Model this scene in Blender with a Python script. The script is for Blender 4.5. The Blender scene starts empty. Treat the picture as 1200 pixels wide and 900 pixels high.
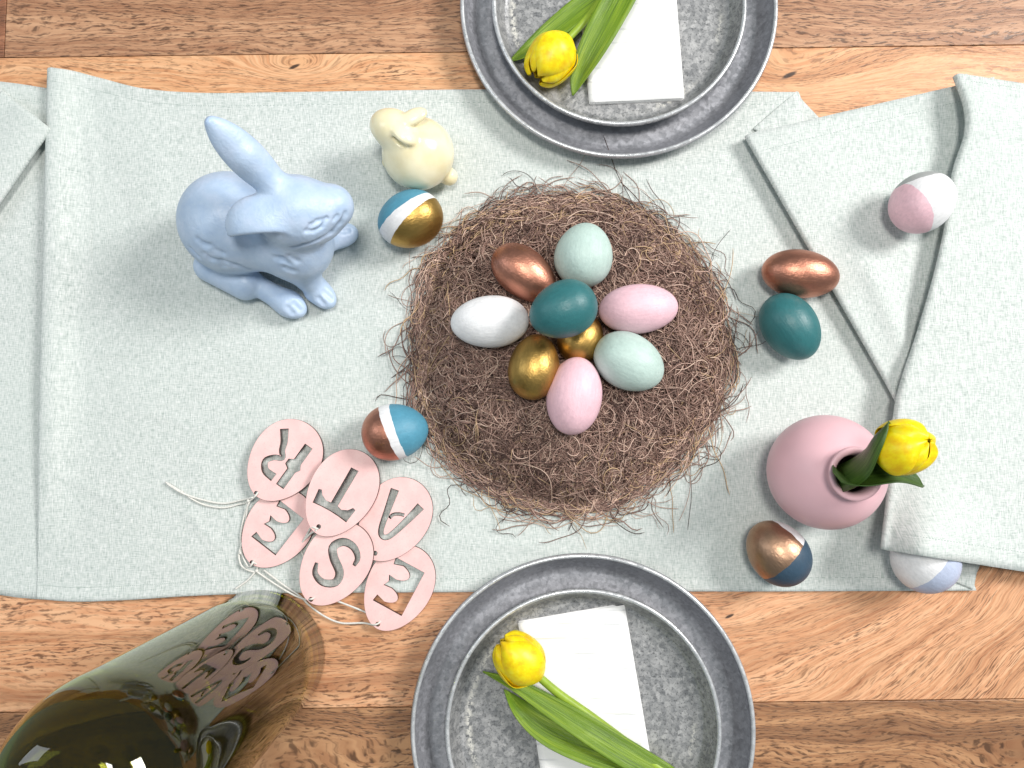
import bpy, bmesh, math, random
import numpy as np
from mathutils import Vector, Matrix, noise as mnoise

# ------------------------------------------------------------------ camera, light, exposure
scene = bpy.context.scene
C = scene.collection
H, TH, F = 0.62, math.radians(5.0), 900.0
cam_d = bpy.data.cameras.new('camera')
cam_d.sensor_width = 36.0; cam_d.lens = 27.0
cam_d.clip_start = 0.01; cam_d.clip_end = 50
cam = bpy.data.objects.new('camera', cam_d); C.objects.link(cam)
cam.location = (0, 0, H); cam.rotation_euler = (TH, 0, 0)
scene.camera = cam
scene.render.resolution_x, scene.render.resolution_y = 1024, 768

world = bpy.data.worlds.new('World'); scene.world = world; world.use_nodes = True
bg = world.node_tree.nodes['Background']
bg.inputs['Color'].default_value = (0.78, 0.94, 1.0, 1); bg.inputs['Strength'].default_value = 0.25

def area(name, loc, target, sx, sy, power, col):
    l = bpy.data.lights.new(name, 'AREA'); l.shape = 'RECTANGLE'; l.size = sx; l.size_y = sy
    l.energy = power; l.color = col
    o = bpy.data.objects.new(name, l); C.objects.link(o); o.location = loc
    d = Vector(target) - Vector(loc); o.rotation_euler = d.to_track_quat('-Z', 'Y').to_euler()
    return o
area('window_light', (2.1, 1.0, 1.95), (0.0, 0.08, 0), 0.85, 0.85, 82, (1.0, 0.97, 0.94))
area('window_light', (-1.55, 0.35, 1.35), (0, 0, 0), 0.6, 0.9, 6, (0.88, 0.94, 1.0))
area('ceiling_lamp', (0.02, 0.24, 1.75), (0.02, 0.1, 0), 0.34, 0.34, 15, (1.0, 0.96, 0.9))

vs = scene.view_settings
vs.view_transform = 'Standard'; vs.look = 'None'; vs.gamma = 1; vs.exposure = 0.14
vs.use_curve_mapping = False
scene.cycles.max_bounces = 14; scene.cycles.transmission_bounces = 14

# ------------------------------------------------------------------ helpers
rng = np.random.default_rng(7); random.seed(7)
FWD = Vector((0, math.sin(TH), -math.cos(TH))); UP = Vector((0, math.cos(TH), math.sin(TH)))
CAMP = Vector((0, 0, H))
def P(px, py, z=0.0):
    """point of the place at height z that the photograph shows at (px, py)"""
    d = Vector(((px-600)/F, 0, 0)) + UP*((450-py)/F) + FWD
    return CAMP + d*((z-H)/d.z)
def M(px, py, z=0.0):
    return (P(px, py, z)-CAMP).dot(FWD)/F
def hexc(r, g, b):
    f = lambda c: (c/255/12.92) if c/255 <= 0.04045 else ((c/255+0.055)/1.055)**2.4
    return (f(r), f(g), f(b), 1)
def sm(a, b, x):
    t = min(1, max(0, (x-a)/(b-a))); return t*t*(3-2*t)

class N:
    """small node-graph helper"""
    def __init__(s, name):
        s.m = bpy.data.materials.new(name); s.m.use_nodes = True
        s.t = s.m.node_tree; s.b = s.t.nodes['Principled BSDF']
        s.co = s.t.nodes.new('ShaderNodeTexCoord').outputs['Object']
    def lk(s, v, i):
        if hasattr(v, 'is_linked') or hasattr(v, 'links'): s.t.links.new(v, i)
        else: i.default_value = v
    def nd(s, typ, **kw):
        n = s.t.nodes.new(typ)
        for k, v in kw.items(): setattr(n, k, v)
        return n
    def math(s, op, a, b=0.0, c=0.0):
        n = s.nd('ShaderNodeMath', operation=op)
        s.lk(a, n.inputs[0]); s.lk(b, n.inputs[1]); s.lk(c, n.inputs[2])
        return n.outputs[0]
    def mul(s, v, vec):
        n = s.nd('ShaderNodeVectorMath', operation='MULTIPLY'); s.lk(v, n.inputs[0]); n.inputs[1].default_value = vec
        return n.outputs[0]
    def add(s, v, vec):
        n = s.nd('ShaderNodeVectorMath', operation='ADD'); s.lk(v, n.inputs[0]); s.lk(vec, n.inputs[1])
        return n.outputs[0]
    def dot(s, v, vec):
        n = s.nd('ShaderNodeVectorMath', operation='DOT_PRODUCT'); s.lk(v, n.inputs[0]); n.inputs[1].default_value = vec
        return n.outputs['Value']
    def sep(s, v):
        n = s.nd('ShaderNodeSeparateXYZ'); s.lk(v, n.inputs[0]); return n.outputs
    def comb(s, x, y, z):
        n = s.nd('ShaderNodeCombineXYZ')
        for i, a in enumerate((x, y, z)): s.lk(a, n.inputs[i])
        return n.outputs[0]
    def noise(s, v=None, scale=5.0, detail=2.0, rough=0.5, dist=0.0):
        n = s.nd('ShaderNodeTexNoise'); s.lk(s.co if v is None else v, n.inputs['Vector'])
        n.inputs['Scale'].default_value = scale; n.inputs['Detail'].default_value = detail
        n.inputs['Roughness'].default_value = rough; n.inputs['Distortion'].default_value = dist
        return n.outputs['Fac']
    def vor(s, v=None, scale=5.0, out='Color'):
        n = s.nd('ShaderNodeTexVoronoi'); s.lk(s.co if v is None else v, n.inputs['Vector'])
        n.inputs['Scale'].default_value = scale
        return n.outputs[out]
    def ramp(s, f, stops, interp='LINEAR'):
        n = s.nd('ShaderNodeValToRGB'); s.lk(f, n.inputs[0]); cr = n.color_ramp; cr.interpolation = interp
        while len(cr.elements) < len(stops): cr.elements.new(0.5)
        for e, (p, c) in zip(cr.elements, stops):
            e.position = p; e.color = c if hasattr(c, '__len__') else (c, c, c, 1)
        return n.outputs[0]
    def mix(s, f, a, b, blend='MIX'):
        n = s.nd('ShaderNodeMix', data_type='RGBA', blend_type=blend)
        s.lk(f, n.inputs[0]); s.lk(a, n.inputs[6]); s.lk(b, n.inputs[7])
        return n.outputs[2]
    def bump(s, h, strength=0.3, dist=0.001):
        n = s.nd('ShaderNodeBump'); n.inputs['Strength'].default_value = strength
        n.inputs['Distance'].default_value = dist; s.lk(h, n.inputs['Height'])
        s.t.links.new(n.outputs[0], s.b.inputs['Normal'])
    def set(s, **kw):
        for k, v in kw.items(): s.lk(v, s.b.inputs[k.replace('_', ' ')])
        return s.m

def obj(name, me, mat=None, parent=None, smooth=True, label=None, cat=None, group=None, kind=None):
    o = bpy.data.objects.new(name, me); C.objects.link(o)
    if mat is not None: me.materials.append(mat)
    if smooth: me.shade_smooth()
    if parent is not None:
        o.parent = parent; o.matrix_parent_inverse = parent.matrix_basis.inverted()
    if label: o['label'] = label
    if cat: o['category'] = cat
    if group: o['group'] = group
    if kind: o['kind'] = kind
    return o
def thing(name, label, cat, loc=(0, 0, 0), group=None):
    o = bpy.data.objects.new(name, None); C.objects.link(o); o.location = loc; o.empty_display_size = 0.02
    o['label'] = label; o['category'] = cat
    if group: o['group'] = group
    return o
def mesh(name, v, f):
    me = bpy.data.meshes.new(name); me.from_pydata([tuple(p) for p in v], [], [tuple(q) for q in f]); me.update()
    return me
def lathe(prof, n=96, closed=False):
    v, f = [], []
    for (r, z) in prof:
        for i in range(n):
            a = 2*math.pi*i/n; v.append((r*math.cos(a), r*math.sin(a), z))
    m = len(prof)
    for j in range(m if closed else m-1):
        k = (j+1) % m
        for i in range(n):
            i2 = (i+1) % n; f.append((j*n+i, j*n+i2, k*n+i2, k*n+i))
    return v, f
def cleaned(name, v, f):
    bm = bmesh.new(); me = mesh(name, v, f); bm.from_mesh(me)
    bmesh.ops.remove_doubles(bm, verts=bm.verts, dist=1e-6)
    bmesh.ops.recalc_face_normals(bm, faces=bm.faces); bm.to_mesh(me); bm.free(); return me
def catmull(pts, n):
    pts = [Vector(p) for p in pts]; out = []
    m = len(pts)-1
    for k in range(n):
        t = k/(n-1)*m; i = min(int(t), m-1); u = t-i
        p1, p2 = pts[i], pts[i+1]
        p0 = pts[i-1] if i > 0 else p1*2-p2
        p3 = pts[i+2] if i+2 <= m else p2*2-p1
        out.append(0.5*((2*p1)+(p2-p0)*u+(2*p0-5*p1+4*p2-p3)*u*u+(3*p1-p0-3*p2+p3)*u**3))
    return out
def tube(path, rad, ns=8):
    """tube along path; rad is a number or a function of 0..1"""
    v, f = [], []; n = len(path); ref = Vector((0.13, 0.21, 1)).normalized()
    for i, p in enumerate(path):
        t = (path[min(i+1, n-1)]-path[max(i-1, 0)]).normalized()
        a = t.cross(ref)
        if a.length < 1e-3: a = t.cross(Vector((1, 0, 0)))
        a.normalize(); b = t.cross(a)
        r = rad(i/(n-1)) if callable(rad) else rad
        for k in range(ns):
            q = 2*math.pi*k/ns; v.append(p+a*(r*math.cos(q))+b*(r*math.sin(q)))
    for i in range(n-1):
        for k in range(ns):
            k2 = (k+1) % ns; f.append((i*ns+k, i*ns+k2, (i+1)*ns+k2, (i+1)*ns+k))
    f.append(tuple(range(ns))[::-1]); f.append(tuple((n-1)*ns+k for k in range(ns)))
    return v, f
def solidify(o, t, offset=0.0):
    m = o.modifiers.new('thickness', 'SOLIDIFY'); m.thickness = t; m.offset = offset; return m

# ------------------------------------------------------------------ signed-distance modeller for the figurines
def s_ell(c, r, rot=None):
    c = np.array(c); r = np.array(r); R = np.eye(3) if rot is None else np.array(rot)
    def f(X):
        q = (X-c)@R/r; k0 = np.sqrt((q*q).sum(1)); k1 = np.sqrt(((q/r)**2).sum(1))+1e-9
        return k0*(k0-1)/k1
    return f
def s_cap(a, b, ra, rb):
    a = np.array(a); b = np.array(b); ab = b-a; L = ab@ab+1e-12
    def f(X):
        t = np.clip((X-a)@ab/L, 0, 1); d = X-(a+t[:, None]*ab)
        return np.sqrt((d*d).sum(1))-(ra+(rb-ra)*t)
    return f
def smin(a, b, k):
    h = np.maximum(k-np.abs(a-b), 0)/k; return np.minimum(a, b)-h*h*k*0.25
def smax(a, b, k): return -smin(-a, -b, k)
def frame(axis, face):
    """columns: along axis, across, thickness direction (towards face)"""
    e1 = Vector(axis).normalized(); e3 = Vector(face)-e1*Vector(face).dot(e1); e3.normalize(); e2 = e3.cross(e1)
    return np.array([[e1[i], e2[i], e3[i]] for i in range(3)])
def surface_nets(ops, lo, hi, h):
    n = [int(math.ceil((hi[i]-lo[i])/h/4))*4 for i in range(3)]; lo = np.array(lo)
    def ev(X):
        V = np.full(len(X), 1.0)
        for op, fn, k in ops:
            if op == 's':      # cutting only matters close to what is already there
                m = np.abs(V) < 0.02; V[m] = smax(V[m], -fn(X[m]), k)
            else: V = smin(V, fn(X), k)
        return V
    # coarse pass finds the shell, fine pass fills it
    cn = [m//4 for m in n]
    Gc = np.stack(np.meshgrid(*[np.arange(m) for m in cn], indexing='ij'), -1).reshape(-1, 3)*4+1.5
    Vc = ev(lo+Gc*h).reshape(cn)
    up = lambda A: A.repeat(4, 0).repeat(4, 1).repeat(4, 2)
    V = np.where(up(Vc) < 0, -1.0, 1.0); idm = np.argwhere(up(np.abs(Vc) < 6.5*h))
    V[tuple(idm.T)] = ev(lo+idm*h); ins = V < 0
    cnt = sum(ins[a:n[0]-1+a, b:n[1]-1+b, c:n[2]-1+c].astype(np.int8) for a in (0, 1) for b in (0, 1) for c in (0, 1))
    idx = np.argwhere((cnt > 0) & (cnt < 8)); num = len(idx)
    cid = np.full([m-1 for m in n], -1, np.int64); cid[tuple(idx.T)] = np.arange(num)
    corners = [(a, b, c) for a in (0, 1) for b in (0, 1) for c in (0, 1)]
    vals = {k: V[tuple((idx+np.array(k)).T)] for k in corners}
    acc = np.zeros((num, 3)); w = np.zeros(num)
    for k in corners:
        for axn in range(3):
            if k[axn] == 0:
                k2 = list(k); k2[axn] = 1; k2 = tuple(k2)
                a, b = vals[k], vals[k2]; cr = (a < 0) != (b < 0)
                t = np.where(cr, a/(a-b+1e-15*(a == b)), 0)
                p = np.tile(np.array(k, float), (num, 1)); p[:, axn] += t
                acc[cr] += p[cr]; w[cr] += 1
    vert = np.array(lo)+(idx+acc/w[:, None])*h
    faces = []
    for axn in range(3):
        b_, c_ = [(1, 2), (2, 0), (0, 1)][axn]
        s0 = [slice(None)]*3; s1 = [slice(None)]*3; s0[axn] = slice(0, -1); s1[axn] = slice(1, None)
        A, B = ins[tuple(s0)], ins[tuple(s1)]
        e = np.argwhere(A != B); ok = (e[:, b_] > 0) & (e[:, c_] > 0) & (e[:, b_] < n[b_]-1) & (e[:, c_] < n[c_]-1); e = e[ok]
        fl = A[tuple(e.T)]
        def cell(db, dc):
            q = e.copy(); q[:, b_] -= db; q[:, c_] -= dc; return cid[tuple(q.T)]
        q = np.stack([cell(1, 1), cell(0, 1), cell(0, 0), cell(1, 0)], 1)
        q[~fl] = q[~fl][:, ::-1]; faces.append(q)
    return vert, np.concatenate(faces)

# ------------------------------------------------------------------ materials
def wood_mat(name, light, mid, dark, seed, knots=(), curl=0.0, curl_x=0.1, figure=0.5, freq=70, pore=0.25):
    n = N(name); geo = n.nd('ShaderNodeNewGeometry').outputs['Position']
    p = n.add(geo, (seed*3.7, seed*1.3, 0)); x, y, z = n.sep(geo)
    h = n.math('ADD', y, n.math('MULTIPLY', n.math('SUBTRACT', n.noise(n.mul(p, (2.5, 9, 1)), 1.0, 2.0), 0.5), 0.10*figure))
    h = n.math('ADD', h, n.math('MULTIPLY', n.math('SUBTRACT', n.noise(n.mul(p, (14, 40, 1)), 1.0, 2.0), 0.5), 0.012))
    for (kx, ky, amp, s) in knots:
        dx = n.math('MULTIPLY', n.math('SUBTRACT', x, kx), 0.55/s); dy = n.math('MULTIPLY', n.math('SUBTRACT', y, ky), 1.3/s)
        rr = n.math('ADD', n.math('MULTIPLY', dx, dx), n.math('MULTIPLY', dy, dy))
        h = n.math('ADD', h, n.math('MULTIPLY', n.math('EXPONENT', n.math('MULTIPLY', rr, -1.0)), amp))
    if curl:
        t = n.math('MAXIMUM', n.math('SUBTRACT', x, curl_x), 0.0)
        h = n.math('SUBTRACT', h, n.math('MULTIPLY', n.math('MULTIPLY', t, t), curl))
    ring = n.noise(n.comb(n.math('MULTIPLY', h, freq), seed, n.math('MULTIPLY', x, 0.7)), 1.0, 3.0, 0.65)
    band = n.ramp(ring, [(0.30, dark), (0.47, mid), (0.60, light), (0.75, mid)])
    tone = n.noise(n.mul(p, (3, 7, 1)), 1.0, 2.0)
    band = n.mix(n.math('MULTIPLY', tone, 0.45), band, light)
    # pores: short dark dashes that run with the grain
    pv = n.comb(n.math('MULTIPLY', x, 120.0), n.math('MULTIPLY', h, 760.0), seed)
    po = n.noise(pv, 1.0, 2.0, 0.6, 0.25)
    pm = n.ramp(po, [(0.36, 1.0), (0.50, 0.0)])
    dens = n.ramp(n.noise(n.comb(n.math('MULTIPLY', h, freq*0.8), n.math('MULTIPLY', x, 5.0), seed+3), 1.0, 2.0), [(0.36, 1.0), (0.66, pore)])
    pm = n.math('MULTIPLY', pm, dens)
    deep = n.mix(0.75, dark, (0.03, 0.014, 0.007, 1))
    col = n.mix(n.math('MULTIPLY', pm, 0.85), band, deep)
    fib = n.noise(n.comb(n.math('MULTIPLY', x, 30.0), n.math('MULTIPLY', h, 500.0), seed+7), 1.0, 2.0, 0.6)
    col = n.mix(n.ramp(fib, [(0.35, 0.45), (0.6, 0.0)]), col, mid, 'MULTIPLY')
    for (kx, ky, amp, s) in knots:
        dx = n.math('MULTIPLY', n.math('SUBTRACT', x, kx), 0.55/(0.0021*(s/0.01)**0.5)); dy = n.math('MULTIPLY', n.math('SUBTRACT', y, n.math('MULTIPLY_ADD', n.math('SUBTRACT', x, kx), 0.4, ky)), 1.3/(0.0017*(s/0.01)**0.5))
        rr = n.math('ADD', n.math('MULTIPLY', dx, dx), n.math('MULTIPLY', dy, dy))
        col = n.mix(n.ramp(rr, [(0.35, 0.92), (1.0, 0.0)]), col, (0.022, 0.010, 0.006, 1))
    n.bump(n.math('SUBTRACT', ring, pm), 0.25, 0.0006)
    return n.set(Base_Color=col, Roughness=n.math('MULTIPLY_ADD', po, 0.2, 0.38))

def linen_mat():
    n = N('linen'); p = n.co
    wx = n.noise(n.mul(p, (210, 1500, 60)), 1.0, 1.0, 0.5)
    wy = n.noise(n.mul(p, (1500, 190, 60)), 1.0, 1.0, 0.5)
    w = n.math('ADD', n.math('MULTIPLY', wx, 0.44), n.math('MULTIPLY', wy, 0.56))
    slub = n.noise(n.mul(p, (40, 900, 10)), 1.0, 2.0)
    col = n.ramp(w, [(0.28, hexc(142, 154, 150)), (0.43, hexc(184, 192, 189)), (0.56, hexc(207, 211, 209)), (0.72, hexc(232, 233, 232))])
    col = n.mix(n.ramp(slub, [(0.3, 0.0), (0.7, 0.3)]), col, hexc(198, 205, 201))
    big = n.noise(n.mul(p, (6, 6, 6)), 1.0, 3.0)
    col = n.mix(n.ramp(big, [(0.35, 0.0), (0.7, 0.25)]), col, hexc(192, 203, 198))
    n.bump(w, 0.55, 0.0006)
    return n.set(Base_Color=col, Roughness=0.92, Sheen_Weight=0.12)

def egg_mat(name, layers, rough=0.5):
    """layers: first (rgb, metallic); then (normal_local, distance, rgb, metallic) painted over it"""
    n = N(name); wob = n.math('MULTIPLY', n.math('SUBTRACT', n.noise(None, 110, 3.0), 0.5), 0.0024)
    rgb, met = layers[0]; col, m = rgb, float(met)
    for (nv, d, c, me) in layers[1:]:
        s = n.math('ADD', n.dot(n.co, nv), wob)
        f = n.math('MULTIPLY_ADD', n.math('SUBTRACT', s, d), 3500.0, 0.5)
        nn = f.node; nn.use_clamp = True
        col = n.mix(f, col, c); mm = n.nd('ShaderNodeMix'); n.lk(f, mm.inputs[0]); n.lk(m, mm.inputs[2]); mm.inputs[3].default_value = float(me); m = mm.outputs[0]
    spot = n.ramp(n.noise(None, 420, 2.0, 0.6), [(0.3, 0.80), (0.55, 1.0)])
    blot = n.ramp(n.noise(None, 60, 3.0, 0.6), [(0.3, 0.88), (0.6, 1.0)])
    col = n.mix(0.3, col, n.mix(1.0, col, spot, 'MULTIPLY')); col = n.mix(0.8, col, n.mix(1.0, col, blot, 'MULTIPLY'))
    brush = n.noise(n.mul(n.co, (70, 520, 520)), 1.0, 3.0, 0.6)
    col = n.mix(n.ramp(brush, [(0.35, 0.16), (0.6, 0.0)]), col, n.mix(1.0, col, (0.55, 0.55, 0.58, 1), 'MULTIPLY'))
    n.bump(n.math('ADD', n.math('ADD', n.noise(None, 260, 3.0, 0.6), n.math('MULTIPLY', brush, 0.7)), n.math('MULTIPLY', n.noise(None, 900, 2.0), 0.5)), 0.42, 0.0006)
    r = n.math('MULTIPLY_ADD', n.noise(None, 150, 2.0), 0.12, rough-0.06)
    r = n.math('SUBTRACT', r, n.math('MULTIPLY', m, 0.08)) if hasattr(m, 'links') else n.math('SUBTRACT', r, 0.08*m)
    return n.set(Base_Color=col, Metallic=m, Roughness=r)

def zinc_mat(name, c1, c2, seed=0.0, rough=0.42, spangle=0.40, ring=None, speck=0.85):
    n = N(name); p = n.add(n.co, (seed, seed*0.7, 0))
    vo = n.vor(p, 300, 'Color'); g = n.sep(vo)[0]
    vo2 = n.sep(n.vor(p, 420, 'Color'))[1]
    sp = n.noise(p, 620, 2.0, 0.7); cloud = n.noise(p, 22, 4.0, 0.6)
    f = n.math('ADD', n.math('MULTIPLY', g, spangle), n.math('ADD', n.math('MULTIPLY', vo2, 0.25), n.math('MULTIPLY', cloud, 0.5)))
    col = n.ramp(f, [(0.25, c1), (0.85, c2)])
    col = n.mix(n.ramp(sp, [(0.30, speck), (0.46, 0.0)]), col, (0.03, 0.03, 0.035, 1))
    if ring:  # flaky pale ring: reflection at the floor's edge painted into the colour
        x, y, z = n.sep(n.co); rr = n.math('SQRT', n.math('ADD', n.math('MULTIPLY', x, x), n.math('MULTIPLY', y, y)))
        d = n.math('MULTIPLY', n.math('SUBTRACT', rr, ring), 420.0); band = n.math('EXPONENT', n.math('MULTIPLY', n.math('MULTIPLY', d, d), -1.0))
        glint_flake = n.ramp(n.noise(p, 330, 3.0, 0.65), [(0.46, 0.0), (0.54, 1.0)]); part = n.ramp(n.noise(p, 13, 1.0), [(0.46, 0.0), (0.58, 1.0)])
        col = n.mix(n.math('MULTIPLY', n.math('MULTIPLY', band, glint_flake), n.math('MULTIPLY', part, 0.85)), col, (0.78, 0.76, 0.70, 1))
    n.bump(n.math('ADD', sp, g), 0.10, 0.0005)
    return n.set(Base_Color=col, Metallic=0.5, Roughness=n.math('MULTIPLY_ADD', g, 0.2, rough-0.08))

def plain(name, rgb, rough=0.5, var=0.12, scale=120, bump=0.15, **kw):
    n = N(name); t = n.noise(None, scale, 3.0, 0.6)
    col = n.mix(1.0, rgb, n.ramp(t, [(0.3, 1-var), (0.7, 1.0)]), 'MULTIPLY')
    if bump: n.bump(n.noise(None, scale*2.2, 3.0), bump, 0.0008)
    return n.set(Base_Color=col, Roughness=rough, **kw)

LINEN = linen_mat()

# ------------------------------------------------------------------ table of boards
LT = (hexc(228, 178, 138), hexc(208, 156, 115), hexc(160, 108, 74))
DK = (hexc(196, 152, 118), hexc(166, 121, 90), hexc(112, 75, 54))
k1 = P(925, 88); k2 = P(345, 78)
WA = wood_mat('wood_brown', *DK, 1.3, figure=0.9, pore=0.75)
WA2 = wood_mat('wood_reddish', hexc(176, 124, 92), hexc(150, 98, 70), hexc(110, 70, 48), 2.1)
WB = wood_mat('wood_knotty', hexc(226, 178, 136), hexc(212, 160, 116), hexc(172, 118, 78), 4.4, knots=((k1.x, k1.y, 0.035, 0.035), (k2.x, k2.y, 0.02, 0.02)), figure=0.9, freq=60)
k3 = P(855, 722)
WC = wood_mat('wood_honey', *LT, 6.2, knots=((k3.x, k3.y, 0.008, 0.012),), curl=2.0, curl_x=0.12, figure=0.6, freq=65)
WD = wood_mat('wood_walnut', hexc(192, 146, 106), hexc(160, 115, 80), hexc(108, 72, 48), 8.9, figure=1.3, pore=0.7)
table = thing('wooden_table', 'wooden table of light and dark brown boards under the linen runner', 'table', (0, 0, -0.03))
ROT = math.radians(0.75)
def board(y0, y1, x0, x1, mat):
    """board between two seams given at x=600 in the photograph"""
    bm = bmesh.new(); a = P(600, y0).y; b = P(600, y1).y
    bmesh.ops.create_cube(bm, size=1.0)
    gap = 0.00025
    bmesh.ops.scale(bm, vec=(x1-x0-2*gap, a-b-2*gap, 0.03), verts=bm.verts)
    bmesh.ops.bevel(bm, geom=bm.edges[:], offset=0.0006, segments=2, affect='EDGES', profile=0.5)
    me = bpy.data.meshes.new('plank'); bm.to_mesh(me); bm.free()
    c = Matrix.Rotation(ROT, 3, 'Z') @ Vector(((x0+x1)/2, (a+b)/2, 0))
    o = obj('plank', me, mat, None, smooth=False); o.location = (c.x, c.y, -0.015); o.rotation_euler.z = ROT
    o.parent = table; o.matrix_parent_inverse = table.matrix_basis.inverted()
xe = P(11, 60).x
board(-330, -132, -0.62, 0.62, WD)
board(-132, 60, xe, 0.62, WA); board(-132, 60, -0.62, xe, WA2)
board(60, 252, -0.62, 0.62, WB); board(252, 443, -0.62, 0.62, WA); board(443, 635, -0.62, 0.62, WD)
board(635, 827, -0.62, 0.62, WC); board(827, 1010, -0.62, 0.62, WD)

# ------------------------------------------------------------------ linen runner
CREASES = ((285, 150, 345, 138, .0006), (95, 420, 190, 405, .0007), (70, 560, 170, 600, .0006), (215, 600, 260, 640, .0007), (820, 520, 880, 600, .0007), (760, 600, 830, 640, .0006),
           (560, 640, 720, 648, .0006), (880, 220, 900, 290, .0007), (560, 150, 610, 190, .0006), (150, 480, 230, 500, .0005), (440, 420, 470, 460, .0006), (100, 120, 120, 330, .0006), (395, 380, 450, 370, .0005))
def undul(px, py):
    q = Vector((px/170.0, py/150.0, 1.7)); a = mnoise.noise(q)*0.0011
    a += mnoise.noise(Vector((px/60.0, py/75.0, 5.0)))*0.0004
    for (x0, y0, x1, y1, hgt) in CREASES:
        dx, dy = x1-x0, y1-y0; L2 = dx*dx+dy*dy; t = ((px-x0)*dx+(py-y0)*dy)/L2
        if -0.2 < t < 1.2:
            d = ((px-x0)*dy-(py-y0)*dx)/math.sqrt(L2); wv = d-3.0*math.sin(t*5+x0)
            if abs(wv) < 22: a += hgt*math.exp(-(wv/6.0)**2)*sm(-0.2, 0.2, t)*(1-sm(0.8, 1.2, t))
    a += -0.0030*math.exp(-((px-135)/42)**2-((py-270)/80)**2)
    a += 0.0030*math.exp(-((px-200)/45)**2-((py-300)/140)**2)*(1-sm(150, 215, px))
    return a
def zcloth(px, py): return max(0.0012, 0.0030+undul(px, py))
runner = thing('table_runner', 'sage green linen runner laid along the table with loosely folded ends', 'table runner', (0, 0, 0))

def curve_px(pts, n):
    pts = [Vector((p[0], p[1], 0)) for p in pts]; return catmull(pts, n)
def sheet(name, ca, cb, zf, na, nb, roll=None, thick=0.0007):
    """cloth between two photo-traced curves, at height zf(s,t,px,py); roll(t) = fold radius along the first curve"""
    A, B = curve_px(ca, na), curve_px(cb, na); rows = []
    pos = lambda s, t_i: A[t_i].lerp(B[t_i], s)
    body = []
    for j in range(nb):
        s = j/(nb-1); r = []
        for i in range(na):
            q = pos(s, i); r.append(P(q.x, q.y, zf(s, i/(na-1), q.x, q.y)))
        body.append(r)
    if roll:
        pre = []
        out = []
        for i in range(na):
            t = (body[0][min(i+1, na-1)]-body[0][max(i-1, 0)]); nrm = Vector((t.y, -t.x, 0)).normalized()
            inw = (body[2][i]-body[0][i]); inw.z = 0
            if nrm.dot(inw) > 0: nrm = -nrm
            out.append(nrm)
        for k in range(6):
            ph = math.pi*(6-k)/6; r = []
            for i in range(na):
                rr = roll(i/(na-1)); r.append(body[0][i]+out[i]*(rr*math.sin(ph))-Vector((0, 0, rr*(1-math.cos(ph)))))
            pre.append(r)
        under = [[pre[0][i]-out[i]*0.030 for i in range(na)], [pre[0][i]-out[i]*0.010 for i in range(na)]]
        for i in range(na):
            under[0][i].z = min(under[0][i].z, 0.0046); under[1][i].z -= 0.0006
        body = under+pre+body
    v = [p for r in body for p in r]; nr = len(body)
    f = [(j*na+i, j*na+i+1, (j+1)*na+i+1, (j+1)*na+i) for j in range(nr-1) for i in range(na-1)]
    me = cleaned(name, v, f)
    o = obj(name, me, LINEN, runner); solidify(o, thick, -1.0 if False else 0.0)
    return (lambda s, t: P(*(lambda q: (q.x, q.y, zf(s, t, q.x, q.y)))(curve_at(A, t).lerp(curve_at(B, t), s))))
def curve_at(A, t):
    f = t*(len(A)-1); i = min(int(f), len(A)-2); return A[i].lerp(A[i+1], f-i)

# main length of cloth
mt = [(60, 79), (85, 83), (120, 92), (170, 104), (240, 109), (340, 108), (550, 105), (720, 106), (936, 108)]
mb = [(44, 702), (90, 705), (150, 703), (230, 698), (330, 695), (500, 694), (700, 693), (900, 693), (1144, 692)]
def mz(s, t, px, py):
    b = zcloth(px, py)
    lift = 0.010*math.exp(-((px-(66-0.025*py))/26)**2)*(1-sm(430, 690, py))
    edge = 0.0014*math.exp(-(s/0.02)**2)+0.0010*math.exp(-((1-s)/0.02)**2)
    return b+lift+edge
NA = 230
lA = [(a[0]+(b[0]-a[0])*0, 0) for a, b in zip(mt, mb)]
MT, MB = curve_px(mt, NA), curve_px(mb, NA)
def main_panel():
    nb = 150; rows = []
    for j in range(nb):
        s = j/(nb-1); r = []
        for i in range(NA):
            t = (i/(NA-1))**1.35
            q = curve_at(MT, t).lerp(curve_at(MB, t), s); r.append(P(q.x, q.y, mz(s, t, q.x, q.y)))
        rows.append(r)
    # rounded fold along the left edge, tucking underneath
    out = []
    for j in range(nb):
        s = j/(nb-1); rr = 0.0046*(1-sm(0.62, 0.97, s))+0.0006; p0 = rows[j][0]; pre = []
        for k in range(7):
            ph = math.pi*(7-k)/7; pre.append(p0+Vector((-rr*math.sin(ph), 0, -rr*(1-math.cos(ph)))))
        u = pre[0]+Vector((0.02, 0, 0)); u.z = max(0.0010, min(u.z, 0.003)-0.001)
        out.append([u]+pre+rows[j])
    na = NA+8
    v = [p for r in out for p in r]; f = [(j*na+i, j*na+i+1, (j+1)*na+i+1, (j+1)*na+i) for j in range(nb-1) for i in range(na-1)]
    o = obj('cloth_panel', cleaned('cloth_panel', v, f), LINEN, runner); solidify(o, 0.0007)
main_panel()
main_at = lambda s, t: (lambda q: P(q.x, q.y, mz(s, t, q.x, q.y)))(curve_at(MT, t).lerp(curve_at(MB, t), s))
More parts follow.
